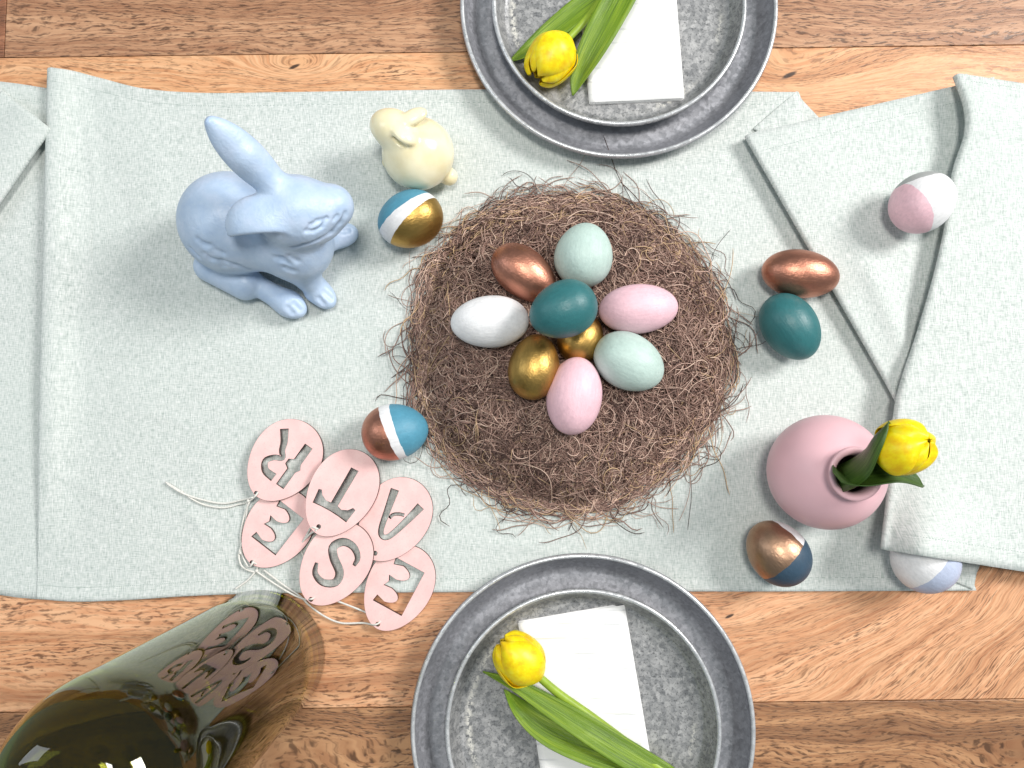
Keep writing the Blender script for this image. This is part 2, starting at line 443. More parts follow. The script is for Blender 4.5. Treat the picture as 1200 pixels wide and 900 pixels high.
# the layer that comes in from the other side of the pleat, with the folded corner on top
lay_at = sheet('cloth_panel', [(-70, 92), (-20, 94), (20, 98), (60, 104), (110, 108)], [(-70, 690), (-20, 694), (20, 700), (60, 703), (105, 704)],
      lambda s, t, px, py: 0.0016+0.0003*mnoise.noise(Vector((px/60, py/90, 2))), 24, 70)
sheet('folded_corner', [(56, 148), (36, 176), (14, 208), (-10, 242), (-50, 300)], [(2, 106), (-20, 130), (-40, 160), (-70, 200), (-90, 250)],
      lambda s, t, px, py: 0.0140+0.004*math.sin(math.pi*min(1, s*1.4))*0.6-0.003*t*s, 24, 24, roll=lambda t: 0.0022)
sheet('folded_corner', [(60, 152), (20, 122), (-10, 98), (-40, 80)], [(40, 166), (5, 142), (-25, 120), (-60, 96)],
      lambda s, t, px, py: 0.0048+0.0012*s, 18, 8, roll=lambda t: 0.0012)
# right end: small corners that peek out, then the two large folds
sheet('folded_corner', [(935, 108), (908, 131), (893, 144), (884, 152)], [(941, 131), (943, 140), (946, 160), (955, 190)],
      lambda s, t, px, py: 0.0050+0.002*math.sin(math.pi*s), 16, 10, roll=lambda t: 0.0013)
sheet('folded_corner', [(1141, 689), (1125, 682), (1108, 675), (1075, 662)], [(1148, 651), (1130, 640), (1110, 630), (1080, 615)],
      lambda s, t, px, py: 0.0054+0.0015*math.sin(math.pi*s), 16, 10, roll=lambda t: 0.0014)
def z1(s, t, px, py):
    z = 0.0150+0.0022*mnoise.noise(Vector((px/90, py/110, 3)))*sm(0, 0.2, s)
    z += 0.0035*math.exp(-((px-(1000+(py-270)*0.46))/16)**2)*sm(250, 330, py)
    z += 0.010*math.exp(-((py-90)/36)**2)*sm(1040, 1120, px)
    z -= 0.0045*sm(0.12, 0.6, s)
    return z
f1_at = sheet('folded_end', [(877, 157), (920, 232), (960, 302), (1005, 380), (1054, 468), (1075, 520), (1085, 560)],
      [(1165, 90), (1168, 160), (1165, 240), (1150, 320), (1120, 420), (1115, 520), (1112, 560)], z1, 50, 44, roll=lambda t: 0.0024)
ex, ey = 1084, 655
def z2(s, t, px, py):
    z = 0.0270+0.0022*mnoise.noise(Vector((px/110, py/140, 8)))*sm(0, 0.15, s)
    z += 0.004*math.exp(-((px-1133)/30)**2)*(1-sm(110, 230, py))
    z -= 0.010*sm(0.12, 0.8, s)
    z += 0.036*math.exp(-((px-ex-6)/56)**2-((py-ey+2)/60)**2)
    z -= 0.004*math.exp(-((py-560)/60)**2-((px-1050)/25)**2)
    return z
f2_at = sheet('folded_end', [(1124, 86), (1138, 122), (1139, 155), (1124, 200), (1116, 250), (1102, 315), (1084, 382), (1058, 470), (1050, 560), (1040, 645)],
      [(1290, 112), (1290, 140), (1290, 170), (1290, 210), (1290, 270), (1290, 330), (1290, 400), (1290, 480), (1290, 590), (1290, 684)], z2, 80, 60,
      roll=lambda t: 0.0030+0.0006*math.sin(9*t))
# hem stitches
STITCH = plain('stitch_thread', hexc(150, 166, 161), 0.9, 0.1)
def stitches(fn, s, t0, t1, n):
    v, f = [], []; prev = None
    for k in range(n):
        ta, tb = t0+(t1-t0)*(k+0.12)/n, t0+(t1-t0)*(k+0.72)/n
        a, b = fn(s, ta), fn(s, tb); d = (b-a).normalized(); w = Vector((-d.y, d.x, 0))*0.00028; u = Vector((0, 0, 1))
        i = len(v); v += [a-w+u*0.0002, b-w+u*0.0002, b+w+u*0.0002, a+w+u*0.0002, a.lerp(b, .25)+u*0.00072, a.lerp(b, .75)+u*0.00072]
        f += [(i, i+1, i+5, i+4), (i+2, i+3, i+4, i+5), (i+1, i+2, i+5), (i+3, i, i+4)]
    obj('hem_stitching', mesh('hem_stitching', v, f), STITCH, runner, kind='stuff')
stitches(main_at, 0.026, 0.01, 0.985, 240); stitches(main_at, 0.973, 0.01, 0.985, 250)
def swap(fn): return lambda s, t: fn(t, s)
stitches(swap(f1_at), 0.045, 0.03, 0.88, 66); stitches(swap(f2_at), 0.024, 0.06, 0.9, 44); stitches(swap(f2_at), 0.972, 0.04, 0.9, 60)
stitches(lay_at, 0.03, 0.05, 0.9, 40)

# ------------------------------------------------------------------ plates
def plate(name, px, py, zrim, zbase, prof, mat, label, glint=None):
    c = P(px, py, zrim); o_me = cleaned(name, *lathe(prof, 128))
    o = obj(name, o_me, mat, None, label=label, cat='plate'); o.location = (c.x, c.y, zbase)
    R_ = max(q[0] for q in prof); zt_ = max(q[1] for q in prof)
    tor = [(R_-0.0020+0.0017*math.cos(a), zt_-0.0010+0.0017*math.sin(a)) for a in [2*math.pi*k/10 for k in range(10)]]
    lip = obj('rim', cleaned('rim', *lathe(tor, 128, True)), ZL, None); lip.parent = o
    return o
def plate_prof(R, rf, depth, lip, t=0.0014):
    """flat floor to rf, a small crease, a sloping wall, a rolled lip at R"""
    rl = R-lip
    p = [(0.0, t), (rf*0.5, t), (rf*0.97, t), (rf-0.0012, t+0.0002), (rf, t+0.0009), (rf+0.0010, t+0.0012), (rf+0.0018, t+0.0020)]
    p += [(rf+(rl-rf)*0.55, t+(depth-t)*0.42), (rl-0.0012, depth-0.0022), (rl-0.0002, depth-0.0004)]
    for k in range(11):
        a = math.pi*1.02-k*math.pi*1.55/10; p.append((rl+lip*0.5+lip*0.5*math.cos(a)-0.0002, depth+lip*0.5*math.sin(a)))
    p += [(rl+0.0006, depth-lip*0.55-t), (rf+(rl-rf)*0.6, t+(depth-t)*0.36-t), (rf+0.002, 0.0008), (rf-0.002, 0.0), (0.0, 0.0)]
    return p
Z1 = zinc_mat('zinc_charger', (0.28, 0.285, 0.31, 1), (0.52, 0.525, 0.57, 1), 0.0, 0.38, 0.10, speck=0.22)
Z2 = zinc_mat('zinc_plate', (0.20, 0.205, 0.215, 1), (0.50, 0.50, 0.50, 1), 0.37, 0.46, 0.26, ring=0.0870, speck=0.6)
ZL = zinc_mat('zinc_worn_edge', (0.55, 0.56, 0.58, 1), (0.85, 0.86, 0.88, 1), 0.8, 0.28, 0.08, speck=0.0)
RC, RI = 0.1305, 0.1045
for (px, py, zt, side) in ((683, 853, 0.0195, 'b'), (725, 6, 0.0195, 't')):
    la = ('wide grey zinc charger plate beneath the plate where a tulip stem crosses the napkin' if side == 'b'
          else 'wide grey zinc charger plate beneath the plate where a broad tulip leaf edges the napkin')
    lb = ('smaller mottled zinc plate holding a napkin crossed by a tulip stem' if side == 'b'
          else 'smaller mottled zinc plate holding a napkin edged by a broad tulip leaf')
    ch = plate('charger_plate', px, py, 0.019, 0.0036, plate_prof(RC, 0.1165, 0.0165, 0.0036), Z1, la); ch['group'] = 'zinc charger plates'
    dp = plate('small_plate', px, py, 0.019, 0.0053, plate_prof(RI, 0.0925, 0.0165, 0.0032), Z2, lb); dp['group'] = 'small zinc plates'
ZF = 0.0053+0.0015    # floor of the small plates

# ------------------------------------------------------------------ napkins
def napkin_mat():
    n = N('white_paper'); x, y, z = n.sep(n.co)
    ln = n.math('SINE', n.math('ADD', n.math('MULTIPLY', y, 560.0), n.math('MULTIPLY', n.noise(None, 30, 2.0), 2.2)))
    br = n.noise(n.mul(n.co, (35, 120, 1)), 1.0, 2.0)
    m = n.math('MULTIPLY', n.ramp(ln, [(0.86, 0.0), (1.0, 1.0)]), n.ramp(br, [(0.48, 0.0), (0.60, 0.8)]))
    n.bump(n.math('SUBTRACT', n.math('MULTIPLY', n.noise(None, 500, 2.0), 0.25), m), 0.5, 0.0008)
    return n.set(Base_Color=n.mix(n.math('MULTIPLY', m, 0.45), (0.86, 0.86, 0.86, 1), (0.42, 0.44, 0.48, 1)), Roughness=0.85)
PAPER = napkin_mat()
def napkin(corners, z, label):
    """folded paper napkin: three leaves that spread a little, each a part"""
    q = [P(a, b, z) for a, b in corners]; c = sum(q, Vector())/4
    t = thing('paper_napkin', label, 'napkin', (c.x, c.y, z-0.0005), 'white paper napkins on the plates')
    for L in range(3):
        n1, n2 = 16, 24; v = []; rr = random.Random(L*5+int(corners[0][0])); dx, dy = rr.uniform(-.0008, .0008), rr.uniform(-.0008, .0008)
        for j in range(n2):
            for i in range(n1):
                a, b = i/(n1-1), j/(n2-1)
                p = q[0].lerp(q[1], a).lerp(q[3].lerp(q[2], a), b)
                zz = z+L*0.0011+0.0005*mnoise.noise(Vector((a*3, b*5, L*3.0)))*1.0+0.0004*max(0, 1-min(a, 1-a, b, 1-b)*12)*(L-0.5)
                v.append((p.x+dx*(1 if L < 2 else 0), p.y+dy*(1 if L < 2 else 0), zz))
        f = [(j*n1+i, j*n1+i+1, (j+1)*n1+i+1, (j+1)*n1+i) for j in range(n2-1) for i in range(n1-1)]
        o = obj('napkin_layer', cleaned('napkin_layer', v, f), PAPER, t)
        solidify(o, 0.0005)
napkin([(607, 729), (731, 708), (768, 925), (640, 945)], ZF+0.0007, 'white folded paper napkin crossed by a tulip stem')
napkin([(691, 122), (801, 117), (786, -75), (672, -68)], ZF+0.0007, 'white folded paper napkin edged by a broad tulip leaf')
ZN = ZF+0.0007+0.0030

# ------------------------------------------------------------------ tulips
def petal_mat():
    n = N('tulip_petal'); st = n.noise(n.mul(n.co, (160, 160, 40)), 1.0, 3.0, 0.6)
    col = n.ramp(st, [(0.3, hexc(240, 190, 0)), (0.55, hexc(252, 222, 8)), (0.75, hexc(255, 236, 60))])
    n.bump(st, 0.2, 0.0008)
    return n.set(Base_Color=col, Roughness=0.42, Subsurface_Weight=0.25, Subsurface_Radius=(0.004, 0.003, 0.0005), Subsurface_Scale=0.6)
def leaf_mat(name, c1, c2, c3):
    n = N(name); uv = n.nd('ShaderNodeUVMap').outputs[0]
    v = n.noise(n.mul(uv, (60, 2.2, 1)), 1.0, 3.0, 0.6); b = n.noise(n.mul(uv, (3, 2, 1)), 1.0, 2.0)
    col = n.ramp(n.math('MULTIPLY_ADD', n.math('SUBTRACT', b, 0.5), 0.5, v), [(0.28, c1), (0.48, c2), (0.72, c3)])
    n.bump(v, 0.5, 0.0009)
    return n.set(Base_Color=col, Roughness=0.42)
PETAL = petal_mat()
LEAF = leaf_mat('tulip_leaf', hexc(58, 84, 14), hexc(100, 134, 20), hexc(150, 172, 48))
LEAFD = leaf_mat('tulip_leaf_dark', hexc(34, 58, 18), hexc(58, 88, 28), hexc(92, 122, 50))
STEM = plain('tulip_stem', hexc(150, 178, 52), 0.45, 0.25, 90)
def bloom(parent, base, axis, L, R, roll=0.0, close=0.42):
    e = Vector(axis).normalized(); a = e.cross(Vector((0, 0, 1)))
    if a.length < 0.05: a = Vector((1, 0, 0))
    a.normalize(); b = e.cross(a)
    for k in range(6):
        inner = k % 2; ph = roll+k*math.pi/3; nu, nv = 15, 11; v = []; rr = random.Random(k*11+int(roll*100))
        Lk = L*(0.97+0.07*rr.random())*(1.0 if not inner else 0.98); tip = rr.uniform(-.05, .05)
        for i in range(nu):
            u = i/(nu-1)
            pr = (0.20+0.80*math.sin(min(1.0, u/0.42)*math.pi/2)**0.8) if u < 0.42 else (close+(1-close)*math.sqrt(max(0, 1-((u-0.42)/0.58)**2.2)))
            w = 1.02*(math.sin(math.pi*min(0.996, 0.10+0.90*u**1.25))**0.42)*(0.9 if inner else 1.0)
            for j in range(nv):
                s = -1+2*j/(nv-1); an = ph+s*w
                rad = R*pr*(0.90 if inner else 1.0)*(1+0.05*s*(1 if not inner else -1)) + R*0.05*math.cos(s*math.pi)*(u)
                zz = Lk*(u-0.05*u*s*s)
                v.append(Vector(base)+e*zz+a*(rad*math.cos(an+tip*u))+b*(rad*math.sin(an+tip*u)))
        f = [(i*nv+j, i*nv+j+1, (i+1)*nv+j+1, (i+1)*nv+j) for i in range(nu-1) for j in range(nv-1)]
        o = obj('petal', cleaned('petal', v, f), PETAL, parent); solidify(o, 0.0006)
        s_ = o.modifiers.new('smooth', 'SUBSURF'); s_.levels = 1; s_.render_levels = 1
def leaf(parent, pts, width, up, cup=0.25, mat=None, n=26, twist=0.0):
    """blade along pts (3-D); width(t); cup = rise of the edges"""
    path = catmull(pts, n); nv = 9; v, uv = [], []
    for i, p in enumerate(path):
        t = i/(n-1); d = (path[min(i+1, n-1)]-path[max(i-1, 0)]).normalized()
        u = Vector(up)-d*Vector(up).dot(d); u.normalize(); s_ = d.cross(u)
        if twist: u2 = u*math.cos(twist*t)+s_*math.sin(twist*t); s_ = d.cross(u2); u = u2
        for j in range(nv):
            s = -1+2*j/(nv-1); w = width(t)
            v.append(p+s_*(s*w)+u*(cup*w*s*s+0.0004*math.sin(7*t+3*s))); uv.append((s*0.5+0.5, t))
    f = [(i*nv+j, i*nv+j+1, (i+1)*nv+j+1, (i+1)*nv+j) for i in range(n-1) for j in range(nv-1)]
    me = mesh('leaf', v, f); ul = me.uv_layers.new(name='UVMap')
    for lp in me.loops: ul.data[lp.index].uv = uv[lp.vertex_index]
    o = obj('leaf', me, mat or LEAF, parent); solidify(o, 0.0007)
    return o
def blade(w, peak=0.45, e0=0.05): return lambda t: w*max(0.03, math.sin(math.pi*(e0+(1-e0)*t**(math.log(0.5)/math.log(peak))))**0.8)

def wrap(w): return lambda t: (0.0122+(w-0.0122)*math.sin(math.pi*min(1, t*1.05)))*(1-t**4)**0.6+0.0002
# tulip lying across the napkin on the near plate
zt = ZN+0.0005
g1 = thing('tulip', 'yellow tulip lying with its stem across the napkin', 'tulip', tuple(P(680, 830, zt)), 'cut tulips on the plates')
st = [P(628, 790, zt+0.011), P(655, 813, zt+0.007), P(690, 838, zt+0.006), P(730, 868, zt+0.006), P(775, 902, zt+0.006), P(815, 932, zt+0.008)]
obj('stem', cleaned('stem', *tube(catmull(st, 40), lambda t: 0.0030+0.0012*t, 10)), STEM, g1)
ax = P(588, 752, zt+0.019)-P(630, 793, zt+0.011)
bloom(g1, P(632, 795, zt+0.0160), ax, 0.0425, 0.0186, roll=0.6, close=0.22)
leaf(g1, [P(790, 915, zt+0.008), P(735, 884, zt+0.011), P(690, 856, zt+0.0125), P(645, 828, zt+0.009), P(604, 803, zt+0.008), P(566, 787, zt+0.011)], blade(0.0100, 0.42, 0.25), (0.15, 0.3, 1), 0.30)
leaf(g1, [P(780, 912, zt+0.006), P(725, 890, zt+0.008), P(680, 873, zt+0.006), P(640, 855, zt+0.004), P(610, 832, zt+0.003), P(591, 808, zt+0.009)], blade(0.0125, 0.55, 0.25), (0.2, 0.5, 1), 0.32)
# tulip on the far plate
g2 = thing('tulip', 'yellow tulip with a broad leaf along the napkin edge', 'tulip', tuple(P(690, 30, zt)), 'cut tulips on the plates')
st = [P(664, 47, zt+0.011), P(685, 25, zt+0.010), P(705, 0, zt+0.008), P(735, -40, zt+0.006), P(755, -70, zt+0.005)]
obj('stem', cleaned('stem', *tube(catmull(st, 34), lambda t: 0.0030+0.001*t, 10)), STEM, g2)
ax = P(632, 86, zt+0.008)-P(664, 45, zt+0.010)
bloom(g2, P(666, 43, zt+0.0145), ax, 0.0430, 0.0198, roll=0.2, close=0.30)
leaf(g2, [P(752, -62, zt+0.008), P(735, -20, zt+0.016), P(714, 20, zt+0.018), P(693, 60, zt+0.014), P(678, 90, zt+0.007), P(671, 112, zt+0.003)], blade(0.0135, 0.45, 0.2), (-0.1, 0.1, 1), 0.22)
leaf(g2, [P(745, -60, zt+0.006), P(715, -15, zt+0.009), P(680, 12, zt+0.008), P(645, 40, zt+0.005), P(618, 60, zt+0.003), P(597, 72, zt+0.002)], blade(0.0105, 0.5, 0.2), (0.1, 0.2, 1), 0.30)

# ------------------------------------------------------------------ bud vase with a tulip
vb = P(968, 553, 0.043); VR = 0.0425; vz = zcloth(968, 553)+0.0004
pv = [(0.0, 0.0), (0.020, 0.0), (0.0225, 0.0008)]
for k in range(1, 27):
    a = -math.pi/2+0.56+k*(math.pi-0.56-0.41)/26
    pv.append((VR*math.cos(a), 0.0395+0.0415*math.sin(a)))
zn = pv[-1][1]
pv += [(0.0166, zn+0.0012), (0.0158, zn+0.003), (0.0158, zn+0.0062), (0.0168, zn+0.0088), (0.0180, zn+0.0100), (0.0186, zn+0.0112), (0.0183, zn+0.0124),
       (0.0172, zn+0.0130), (0.0152, zn+0.0126), (0.0134, zn+0.0105), (0.0126, zn+0.007), (0.0124, zn-0.002), (0.022, zn-0.008), (0.034, 0.045), (0.030, 0.012), (0.0, 0.006)]
PINKV = plain('pink_glaze', hexc(230, 186, 194), 0.42, 0.05, 40, 0.06)
vase = obj('bud_vase', cleaned('bud_vase', *lathe(pv, 96)), PINKV, None, label='round pale pink bud vase with a short flared neck holding a tulip', cat='vase')
vase.location = (vb.x, vb.y, vz)
ztop = vz+zn+0.0125
g3 = thing('tulip', 'yellow tulip with dark leaves standing in the pink vase', 'tulip', (vb.x, vb.y, vz+0.010))
q0 = Vector((vb.x, vb.y, vz+0.012)); q1 = Vector((vb.x+0.002, vb.y+0.002, ztop))
bb = P(1036, 532, 0.122)
obj('stem', cleaned('stem', *tube(catmull([q0, q1, bb+Vector((-0.004, 0, -0.012)), bb], 20), 0.003, 10)), STEM, g3)
bloom(g3, P(1029, 533, 0.116), P(1088, 516, 0.146)-P(1029, 533, 0.116), 0.0375, 0.0180, roll=0.35, close=0.08)
leaf(g3, [Vector((vb.x-0.004, vb.y+0.002, ztop-0.03)), Vector((vb.x-0.006, vb.y+0.006, ztop-0.004)), P(1012, 530, 0.112), P(1026, 511, 0.128), P(1042, 494, 0.137)], wrap(0.0185), (1, -0.7, 0.45), 0.55, LEAFD)
leaf(g3, [Vector((vb.x+0.000, vb.y-0.004, ztop-0.03)), Vector((vb.x-0.002, vb.y-0.007, ztop-0.002)), P(1014, 560, 0.105), P(1046, 556, 0.112), P(1083, 570, 0.108)], wrap(0.0175), (0.2, 0.8, 0.9), 0.5, LEAFD)

# ------------------------------------------------------------------ nest
nc = P(667, 408, 0.012); NR = 0.1205
def nest_z(r, a):
    wob = 1+0.03*math.sin(3*a+1)+0.025*math.sin(5*a+2.2)
    q = r/(NR*wob)
    dome = 0.031*max(0.0, 1-max(0, q)**5.0)
    return dome-0.007*math.exp(-(q/0.42)**2)
nest = thing('nest', 'round nest pad of tangled curly brown fibres holding painted eggs', 'nest', (nc.x, nc.y, 0.003))
v = []; f = []; nr, na = 26, 80
for i in range(nr):
    for j in range(na):
        a = 2*math.pi*j/na; r = NR*0.97*i/(nr-1)
        v.append((nc.x+r*math.cos(a), nc.y+r*math.sin(a), 0.0042+max(0, nest_z(r, a)-0.0105)+0.0008*mnoise.noise(Vector((r*80*math.cos(a), r*80*math.sin(a), 1)))))
for i in range(nr-1):
    for j in range(na):
        j2 = (j+1) % na; f.append((i*na+j, (i+1)*na+j, (i+1)*na+j2, i*na+j2))
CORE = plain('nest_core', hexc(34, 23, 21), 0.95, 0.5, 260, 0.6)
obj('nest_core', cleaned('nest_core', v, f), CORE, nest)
def fibre_mat():
    n = N('nest_fibre'); at = n.nd('ShaderNodeVertexColor', layer_name='Col').outputs[0]
    return n.set(Base_Color=at, Roughness=0.62)
FIB = fibre_mat()
def fibres(num, rmax, stray=False):
    seg = 18; ns = 3
    u = rng.random(num); r0 = rmax*np.sqrt(u) if not stray else rmax*(0.90+0.14*rng.random(num)); a0 = rng.random(num)*2*np.pi
    x = r0*np.cos(a0); y = r0*np.sin(a0); hd = rng.random(num)*2*np.pi
    if stray: hd = a0+np.pi/2*np.sign(rng.random(num)-0.5)+rng.normal(0, 0.55, num)
    step = (0.034+0.046*rng.random(num))/seg; curv = rng.normal(0, 0.20, num); ca = rng.normal(0, 0.34, num); cf = rng.uniform(0.3, 1.1, num); cp = rng.random(num)*6.28
    dep = rng.random(num)**0.8*0.0110-0.0014; rad = rng.uniform(0.00026, 0.00050, num); pts = np.zeros((num, seg, 3)); zp = rng.random(num)*6.28; za = rng.uniform(0.0004, 0.0022, num); zfq = rng.uniform(0.3, 0.8, num)
    for k in range(seg):
        rr = np.hypot(x, y); aa = np.arctan2(y, x)
        wob = 1+0.03*np.sin(3*aa+1)+0.025*np.sin(5*aa+2.2); q = rr/(NR*wob)
        zz = 0.031*np.clip(1-q**5.0, 0, 1)-0.007*np.exp(-(q/0.42)**2)
        z = 0.0052+np.maximum(zz-dep, 0)+za*np.sin(zfq*k+zp)+0.0008
        if stray: z += 0.004*rng.random(num)*0+np.clip(1.05-q, 0, 0.2)*0.01
        pts[:, k] = np.stack([x, y, np.maximum(z, 0.0050)], 1)
        hd = hd+curv+ca*np.sin(cf*k+cp)
        if not stray:   # turn back at the rim
            out = q > 1.0
            tgt = aa+np.pi/2*np.sign(np.sin(hd-aa)+1e-6); hd = np.where(out, hd+0.30*np.sin(tgt+0.35*np.sign(np.sin(hd-aa))-hd), hd)
        x = x+step*np.cos(hd); y = y+step*np.sin(hd)
    pts += np.array([nc.x, nc.y, 0])
    tan = np.gradient(pts, axis=1); tan /= np.linalg.norm(tan, axis=2, keepdims=True)+1e-9
    s = np.cross(tan, np.array([0.05, 0.03, 1.0])); s /= np.linalg.norm(s, axis=2, keepdims=True)+1e-9; t = np.cross(s, tan)
    tap = np.ones(seg); tap[0] = tap[-1] = 0.35
    R = (rad*(0.75 if stray else 1.0))[:, None]*tap[None]
    V = np.stack([pts+R[..., None]*(s*math.cos(2*math.pi*k/ns+math.pi/2)+t*math.sin(2*math.pi*k/ns+math.pi/2)) for k in range(ns)], 2)
    base = (np.arange(num)[:, None, None]*seg+np.arange(seg-1)[None, :, None])*ns
    k = np.arange(ns)[None, None]; k2 = (k+1) % ns
    Fq = np.stack([base+k, base+k2, base+ns+k2, base+ns+k], -1).reshape(-1, 4)
    pal = np.array([hexc(136, 108, 98)[:3], hexc(170, 142, 129)[:3], hexc(86, 64, 58)[:3], hexc(202, 175, 160)[:3], hexc(150, 122, 111)[:3], hexc(216, 190, 172)[:3]])
    ci = rng.choice(6, num, p=[.28, .25, .17, .10, .16, .04]); col = pal[ci]*rng.uniform(0.9, 1.35, (num, 1))
    gold = (rng.random(num) < np.clip((r0/NR-0.90)*4.0, 0, 0.35)); col[gold] = np.array(hexc(206, 176, 140)[:3])*rng.uniform(0.75, 1.1, (gold.sum(), 1))  # paler rim strands: light showing through the thin edge, painted as colour
    if stray: col = np.where(rng.random((num, 1)) < 0.5, np.array(hexc(70, 50, 42)[:3]), col)
    V = V.reshape(-1, 3); me = bpy.data.meshes.new('fibres')
    me.vertices.add(len(V)); me.vertices.foreach_set('co', V.ravel())
    me.loops.add(Fq.size); me.loops.foreach_set('vertex_index', Fq.ravel().astype(np.int32))
    me.polygons.add(len(Fq)); me.polygons.foreach_set('loop_start', np.arange(len(Fq), dtype=np.int32)*4)
    me.update(calc_edges=True)
    ca_ = me.color_attributes.new('Col', 'FLOAT_COLOR', 'POINT'); cc = np.ones((len(V), 4), np.float32); cc[:, :3] = np.repeat(col, seg*ns, 0)
    ca_.data.foreach_set('color', cc.ravel())
    obj('tangled_fibres' if not stray else 'stray_fibres', me, FIB, nest, kind='stuff')
fibres(9800, NR*1.0); fibres(170, NR*1.0, True)

# ------------------------------------------------------------------ eggs
WHITE = hexc(238, 238, 240); PINK = hexc(238, 196, 207); MINT = hexc(188, 210, 203); TEAL = hexc(48, 110, 114)
COPPER = hexc(198, 138, 116); GOLD = hexc(190, 154, 88); BRONZE = hexc(186, 150, 124); BLUE = hexc(84, 150, 176); NAVY = hexc(56, 80, 100)
LAV = hexc(188, 198, 222); GREY = hexc(168, 172, 172)
def egg(px, py, lp, wp, ang, layers, label, z0=None, zc=None, k=0.10, pitch=0.0, group=None, rough=0.5):
    """centre and size as photographed, ang = direction of the pointed end (degrees, anticlockwise)"""
    if zc is None:
        zc = 0.021
        for _ in range(3):
            m = M(px, py, zc); zc = (z0 if z0 is not None else zcloth(px, py))+0.0005+wp*m/2*0.985
    m = M(px, py, zc); L, W = lp*m, wp*m; n1, n2 = 30, 48; v, f = [], []
    for i in range(n1+1):
        th = math.pi*i/n1; t = -math.cos(th); r = W/2*math.sin(th)*(1-k*t-0.04*t*t*0)
        for j in range(n2):
            a = 2*math.pi*j/n2; v.append((t*L/2, r*math.cos(a), r*math.sin(a)))
    for i in range(n1):
        for j in range(n2): j2 = (j+1) % n2; f.append((i*n2+j, i*n2+j2, (i+1)*n2+j2, (i+1)*n2+j))
    R = Matrix.Rotation(math.radians(ang), 3, 'Z') @ Matrix.Rotation(math.radians(-pitch), 3, 'Y')
    lay = [layers[0]]
    for (nx, ny, d, c, me) in layers[1:]:        # normals given as seen in the photograph (y down), distances in its pixels
        w = Vector((nx, -ny, 0)).normalized(); lv = R.transposed() @ w
        lay.append((tuple(lv), d*m, c, me))
    o = obj('painted_egg', cleaned('painted_egg', v, f), egg_mat('egg_paint', lay, rough), None, label=label, cat='egg', group=group)
    o.location = P(px, py, zc); o.rotation_euler = R.to_euler()
    return o
# in the nest
GN = 'painted eggs in the nest'
egg(574, 377, 92, 61, 183, [(WHITE, 0)], 'plain white egg lying in the nest', zc=0.0465, k=0.06, group=GN)
egg(614, 320, 86, 57, -38, [(COPPER, 1)], 'shiny copper egg lying in the nest fibres', zc=0.0430, group=GN, k=0.06)
egg(684, 299, 76, 68, 80, [(MINT, 0)], 'pale mint egg in the nest touching the copper egg', zc=0.0470, group=GN)
egg(660, 363, 82, 67, 202, [(TEAL, 0)], 'dark teal egg resting on top of the eggs in the nest', zc=0.0800, group=GN, rough=0.42)
egg(748, 362, 93, 58, 4, [(PINK, 0)], 'pale pink egg in the nest lying beside the mint egg tip', zc=0.0455, group=GN, k=0.03)
egg(681, 397, 60, 52, 60, [(GOLD, 1)], 'small gold egg tucked beneath the teal egg in the nest', zc=0.0375, group=GN)
egg(626, 430, 78, 60, 82, [(GOLD, 1)], 'gold egg lying between the white and pink eggs', zc=0.0450, group=GN)
egg(673, 464, 92, 65, 82, [(PINK, 0)], 'pale pink egg in the nest lying next to the gold egg', zc=0.0470, group=GN, k=0.02)
egg(737, 424, 86, 66, -28, [(MINT, 0)], 'pale mint egg in the nest lying between two pink eggs', zc=0.0465, group=GN, k=0.06)
# on the runner
egg(481, 257, 78, 66, 202, [(BLUE, 0), (0.60, 0.80, -9, WHITE, 0), (0.70, 0.71, 5, GOLD, 1)], 'egg painted blue, white and gold beside the cream bunny', k=0.05)
egg(463, 506, 78, 66, 8, [(COPPER, 1), (0.92, -0.38, -6, WHITE, 0), (0.94, -0.33, 5, BLUE, 0)], 'egg painted copper, white and blue touching the nest edge')
egg(938, 321, 90, 56, -8, [(COPPER, 1)], 'shiny copper egg lying on the runner beside a teal egg', k=0.03)
egg(926, 383, 84, 63, -58, [(TEAL, 0)], 'dark teal egg lying on the runner below the copper egg', rough=0.42, k=0.05)
egg(1081, 237, 77, 68, 40, [(PINK, 0), (0.86, -0.50, -14, WHITE, 0), (-0.25, -0.97, 24, GREY, 0)], 'egg painted pink and white on the folded linen', z0=0.0150, k=0.04)
egg(912, 648, 82, 68, 130, [(BRONZE, 1), (0.707, -0.707, 22.6, WHITE, 0), (0.72, 0.69, 7, NAVY, 0)], 'egg painted bronze and navy in front of the pink vase', k=0.06)
egg(1084, 657, 76, 74, 140, [(WHITE, 0), (0.79, 0.62, 2, LAV, 0)], 'egg painted white and lavender tucked under the folded linen', z0=0.0036, k=0.02)

